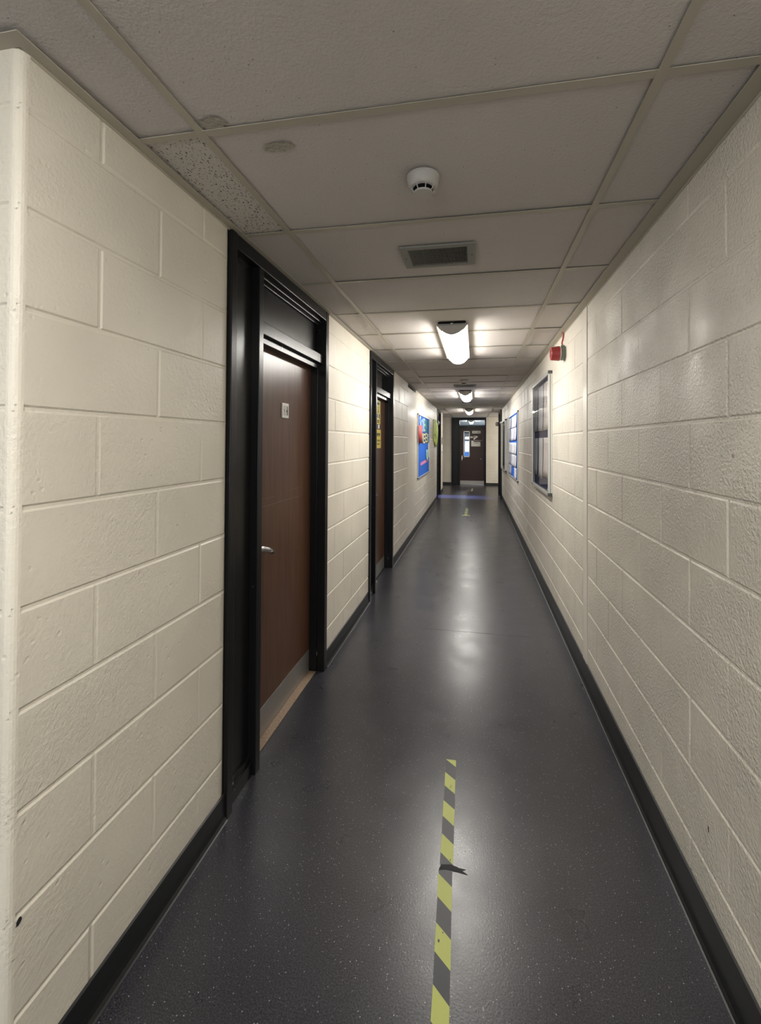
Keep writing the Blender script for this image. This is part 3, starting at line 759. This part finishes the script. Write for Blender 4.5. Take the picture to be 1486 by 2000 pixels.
# left display board
board('display_board', XL, 1, 7.585, 9.50, .878, 2.018, .022, .018, M_BLUE, 'bright blue display board with cut-out letters on the left wall', 'display board')
def letter(ch, X, y, z, hgt, wid, m, label, grp, back=None, rot=0.):
    cu = bpy.data.curves.new('t', 'FONT'); cu.body = ch; cu.extrude = .002; cu.offset = .012; cu.size = 1
    to = bpy.data.objects.new('t', cu); COL.objects.link(to)
    dg = bpy.context.evaluated_depsgraph_get(); me = bpy.data.meshes.new_from_object(to.evaluated_get(dg))
    bpy.data.objects.remove(to); bpy.data.curves.remove(cu)
    xs = [v.co.x for v in me.vertices]; ys = [v.co.y for v in me.vertices]
    x0, x1, y0_, y1_ = min(xs), max(xs), min(ys), max(ys)
    cr, sr = math.cos(rot), math.sin(rot)
    for v in me.vertices:
        a_ = ((v.co.x - x0) / (x1 - x0) - .5) * wid; b_ = ((v.co.y - y0_) / (y1_ - y0_) - .5) * hgt
        v.co = Vector((v.co.z + .0045, a_ * cr - b_ * sr, a_ * sr + b_ * cr))
    me.materials.clear(); me.materials.append(m)
    for p in me.polygons: p.material_index = 0
    if back:
        bm = bmesh.new(); bm.from_mesh(me); me.materials.append(back)
        r_ = bmesh.ops.create_cube(bm, size=1)
        for v in r_['verts']: v.co = Vector((.0012 + v.co.x * .0016, v.co.y * (wid + .05), v.co.z * (hgt + .03)))
        for f in bm.faces:
            if all(v in r_['verts'] for v in f.verts): f.material_index = 1
        bm.to_mesh(me); bm.free()
    o = bpy.data.objects.new('cutout_letter', me); COL.objects.link(o); o.location = (X, y, z)
    return tag(o, label, 'letter', grp)
M_MINT = mat('mint_card', (.36, .62, .52), .8); M_PALE = mat('pale_card', (.62, .74, .72), .8); M_TEAL = mat('teal_card', (.03, .17, .20), .8)
M_CRM = mat('pale_yellow_card', (.62, .62, .36), .8); M_GRN = mat('green_card', (.15, .40, .17), .8)
LXB = XL + .0085
word = 'SCIENCE'; cs = (M_PALE, M_MINT, M_PALE, M_MINT, M_GRN, M_TEAL, M_TEAL); cn = ('pale', 'mint', 'pale', 'mint', 'green', 'teal', 'teal')
ordn = ('first', 'second', 'third', 'fourth', 'fifth', 'sixth', 'last')
for i, ch in enumerate(word):
    letter(ch, LXB, 7.90 + i * .228, 1.845 + (.02, -.03, .0, .01, -.01, .0, .01)[i], .25, .17 if ch != 'I' else .08, cs[i], '%s card letter %s, %s of the top word on the blue display board' % (cn[i], ch, ordn[i]), 'letters of the top word', None, random.uniform(-.06, .06))
for i, ch in enumerate('WEEK'):
    letter(ch, LXB, 8.19 + i * .345, 1.60 + (.0, -.012, .008, .0)[i], .185, .25, M_CRM, 'pale yellow letter %s on black card, %s of the lower word on the blue board' % (ch, ('first', 'second', 'third', 'last')[i]), 'letters of the lower word', M_BLKC)
for i in range(7):
    b = MB(); b.box(0, .002, -.068, .068, -.030, .030, M_PINK); b.box(.002, .003, -.04, .04, -.004, .004, M_PB)
    tag(b.build('pink_card', loc=(LXB, 8.10 + i * .185, 1.115 + .004 * i)), '%s pink card in the row low on the blue display board' % ('nearest', 'second', 'third', 'middle', 'fifth', 'sixth', 'farthest')[i], 'card', 'pink cards in a row')
sheet('mint_strip', LXB, 1, 8.92, 9.16, 1.14, 1.36, M_MINT, 'mint green paper strip near the right edge of the blue display board', 'paper', None, .03)
sheet('paper_sheet', LXB, 1, 9.28, 9.475, 1.18, 1.50, M_PB, 'plain white sheet overlapping the far edge of the blue display board', 'paper', None, .012)
M_REDP = mat('red_poster_paper', (.55, .07, .07), .7)
# curling red and pink sheet on the near edge of the display board
b = MB(); n = 10
for i in range(n):
    t0, t1 = i / n, (i + 1) / n
    f_ = lambda t: (.005 + .045 * math.sin(math.pi * min(t * 1.15, 1)) ** 2 * (1 - .3 * t), -.20 + .40 * t)
    (xa, ya), (xb, yb) = f_(t0), f_(t1)
    b.quad([(xa, ya, -.16), (xb, yb, -.16), (xb, yb, .15 - .02 * t1), (xa, ya, .15 - .02 * t0)], M_REDP if i < 5 else M_PINK)
    if i > 4:
        for zq in (-.12, -.05, .02): b.quad([(xa + .001, ya, zq), (xb + .001, yb, zq), (xb + .001, yb, zq + .035), (xa + .001, ya, zq + .035)], M_PB)
o = b.build('curled_poster', None, True, loc=(XL + .026, 7.75, 1.665)); o.modifiers.new('t', 'SOLIDIFY').thickness = .0008
tag(o, 'curling red and pink sheet over the near edge of the blue display board', 'poster')
# lime poster bulging off the wall beside the far left door
m = mat('lime_poster_paper', (.55, .68, .10), .7); v = coords(m)
fct = ramp(m, noise(m, v, 9, 2, .6), [(.38, (.20, .24, .05)), (.44, (.56, .69, .10)), (.66, (.62, .74, .12)), (.72, (.66, .76, .45))])
L(m, fct, P(m).inputs['Base Color'])
b = MB(); n = 14; kz = 10
def lp(i, j):
    t = i / n; y = -.52 + 1.04 * t
    top = .32 - .10 * t + .05 * math.sin(t * 3.1); bot = -.16 - .17 * math.sin(math.pi * min(1, t * 1.05)) + .02 * math.sin(t * 9)
    z = bot + (top - bot) * j / kz
    return (.004 + .048 * math.sin(math.pi * t * .72) ** 2 * (.6 + .4 * math.sin(math.pi * j / kz)), y, z)
for i in range(n):
    for j in range(kz): b.quad([lp(i, j), lp(i + 1, j), lp(i + 1, j + 1), lp(i, j + 1)], m)
o = b.build('lime_poster', None, True, loc=(XL + .002, 10.98, 1.74)); o.modifiers.new('t', 'SOLIDIFY').thickness = .0008
tag(o, 'lime green poster with dark blotches bulging off the left wall beside the far doorway', 'poster')
sheet('notice', XL + .001, 1, 13.15, 13.42, 1.46, 1.66, M_PD, 'small dark notice on the wall end past the far left doorway', 'notice')
sheet('notice', XL + .001, 1, 13.12, 13.45, 1.22, 1.42, M_PB, 'small white notice low on the wall end past the far left doorway', 'notice', None, .02)

# ------------------------------------------------------------------ hazard tape on the floor
def tape(y0, y1, xl, xr, yb, name, label, grp=None, z=.0007, period=.161, wear=True, ragged=0):
    """yb: list of left-edge Y where yellow stripes end (far side)"""
    b = MB(); sk = .042; wy = .080
    L_ = lambda y: xl[0] + (xl[1] - xl[0]) * (y - y0) / (y1 - y0)
    R_ = lambda y: xr[0] + (xr[1] - xr[0]) * (y - y0) / (y1 - y0)
    cuts = [y0 - .2]
    cl = lambda y: max(y0, min(y1, y))
    def strip(ya, yb_, m, zz):  # left edge ya..yb, right edge shifted by -sk, clipped
        a0, a1, b0, b1 = ya, yb_, ya - sk, yb_ - sk
        if a1 <= y0 and b1 <= y0 or (a0 >= y1 and b0 >= y1): return
        pts = []
        # polygon clip against y0..y1
        poly = [(0, a0), (1, b0), (1, b1), (0, a1)]
        for lim, sg in ((y0, 1), (y1, -1)):
            out = []
            for i in range(len(poly)):
                p, q = poly[i], poly[(i + 1) % len(poly)]
                ip, iq = sg * (p[1] - lim) >= 0, sg * (q[1] - lim) >= 0
                if ip: out.append(p)
                if ip != iq:
                    t = (lim - p[1]) / (q[1] - p[1]); out.append((p[0] + (q[0] - p[0]) * t, lim))
            poly = out
            if not poly: return
        for u, y in poly:
            jx = random.uniform(-.0012, .0012) if ragged else 0
            pts.append((L_(y) + (R_(y) - L_(y)) * u + jx, y, zz))
        if len(pts) >= 3: b.quad(pts, m)
    b.quad([(L_(y0), y0, z - .0002), (R_(y0), y0, z - .0002), (R_(y1), y1, z - .0002), (L_(y1), y1, z - .0002)], M_TBLK)
    y = yb
    while y > y0 - .1: strip(y - wy, y, M_YEL, z); y -= period
    if wear:
        for i in range(9):
            yy = random.uniform(y0 + .02, y1 - .02); xx = L_(yy) + random.uniform(.1, .9) * (R_(yy) - L_(yy)); rr = random.uniform(.0012, .0032)
            b.quad([(xx + rr * math.cos(t_) * random.uniform(.6, 1.3), yy + 1.6 * rr * math.sin(t_), z + .0002) for t_ in [k_ * math.pi / 4 for k_ in range(8)]], M_TBLK)
    return tag(b.build(name), label, 'floor tape', grp)
tape(.55, 1.597, (-.091, -.1245), (-.043, -.0765), 1.579, 'hazard_tape', 'yellow and black striped floor tape, nearest piece below the tear', 'hazard tape pieces', ragged=1)
tape(1.612, 2.145, (-.1225, -.134), (-.0745, -.0870), 2.223, 'hazard_tape', 'yellow and black striped floor tape, piece beyond the tear', 'hazard tape pieces', ragged=1)
b = MB(); M_GRIME = mat('dark_grime', (.02, .02, .022), .7)
b.quad([(-.125, 1.590, .0012), (-.10, 1.597, .0012), (-.05, 1.594, .0012), (-.02, 1.590, .0012), (-.045, 1.603, .0012), (-.06, 1.613, .0012), (-.085, 1.618, .0012), (-.118, 1.612, .0012)], M_GRIME)
b.quad([(-.07, 1.600, .0013), (-.04, 1.604, .0013), (-.028, 1.609, .0013), (-.06, 1.610, .0013)], M_GRIME)
tag(b.build('scuff_mark'), 'dark grimy scuff across the tear in the floor tape', 'scuff')
tape(9.30, 10.26, (-.225, -.215), (-.165, -.155), 10.22, 'hazard_tape', 'short striped tape stem far down the corridor floor', 'far tape marking', wear=False)
b = MB(); b.quad([(-.27, 9.20, .0012), (-.22, 9.24, .0012), (-.16, 9.24, .0012), (-.105, 9.21, .0012), (-.11, 9.30, .0012), (-.17, 9.31, .0012), (-.22, 9.31, .0012), (-.265, 9.28, .0012)], M_YEL)
tag(b.build('cross_tape'), 'pale yellow cross piece at the foot of the far striped floor tape', 'floor tape', 'far tape marking')
b = MB(); M_OLD = mat('worn_beige_tape', (.28, .26, .19), .6)
b.quad([(-.13, 13.92, .0010), (-.075, 13.90, .0010), (-.075, 14.75, .0010), (-.115, 14.78, .0010)], M_OLD); b.quad([(-.165, 13.90, .0010), (-.13, 13.90, .0010), (-.13, 14.05, .0010), (-.16, 14.02, .0010)], M_OLD)
tag(b.build('worn_tape'), 'worn beige tape remnant on the floor before the far door', 'floor tape')
b = MB(); b.quad([(-.29, 13.92, .0010), (-.18, 13.93, .0010), (-.18, 14.02, .0010), (-.28, 14.01, .0010)], M_OLD)
tag(b.build('tape_scrap'), 'small beige tape scrap left of the worn tape by the far door', 'floor tape')

# chips and scuffs on the near wall corner
def chip(cx_, cy_, cz_, ry, rz, name, label, n=1, X=XL, m=None):
    b = MB(); pts = []
    for i in range(12):
        t = 2 * math.pi * i / 12; q_ = random.uniform(.6, 1.2); pts.append((X + n * .0009, cy_ + ry * q_ * math.cos(t), cz_ + rz * q_ * math.sin(t)))
    b.quad(pts, m or M_GRIME); return tag(b.build(name), label, 'paint chip')
chip(0, .826, .453, .008, .009, 'paint_chip', 'dark paint chip low on the near left wall corner')
chip(0, 1.486, .365, .004, .012, 'scuff_mark', 'small dark scuff low on the near right wall', -1, XR, M_GRIME)
chip(0, 1.348, 1.491, .006, .006, 'scuff_mark', 'faint round scuff on the near right wall at eye height', -1, XR, mat('faint_scuff', (.42, .37, .29), .6))

# ------------------------------------------------------------------ table with blue crates in the room beyond the far door
M_CHAIR = mat('blue_plastic', (.10, .28, .75), .4); M_CH2 = mat('pale_blue_plastic', (.35, .5, .85), .4); M_LEG = mat('dark_table_frame', (.03, .04, .06), .4)
r = empty('table', (-.62, 21.3, 0)); tag(r, 'dark table seen low in the vision panel of the far door', 'table')
b = MB(); b.box(-.35, .45, -.3, .3, .78, .81, M_LEG, .005); b.build('tabletop', r)
for sx in (-.31, .41):
    for sy in (-.26, .26): b = MB(); b.box(sx - .02, sx + .02, sy - .02, sy + .02, 0, .785, M_LEG); b.build('leg', r)
def crate(x, y, w2, h, m, label):
    r = empty('storage_crate', (x, y, .811)); tag(r, label, 'crate')
    b = MB(); b.box(-w2, w2, -.14, .14, 0, h, m, .01); b.build('body', r)
    b = MB(); b.box(-w2 - .012, w2 + .012, -.152, .152, h - .03, h, m, .006); b.build('rim', r)
crate(-.72, 21.2, .13, .33, M_CH2, 'pale blue crate on the table beyond the far door')
crate(-.42, 21.2, .15, .24, M_CHAIR, 'deep blue crate on the table beyond the far door')
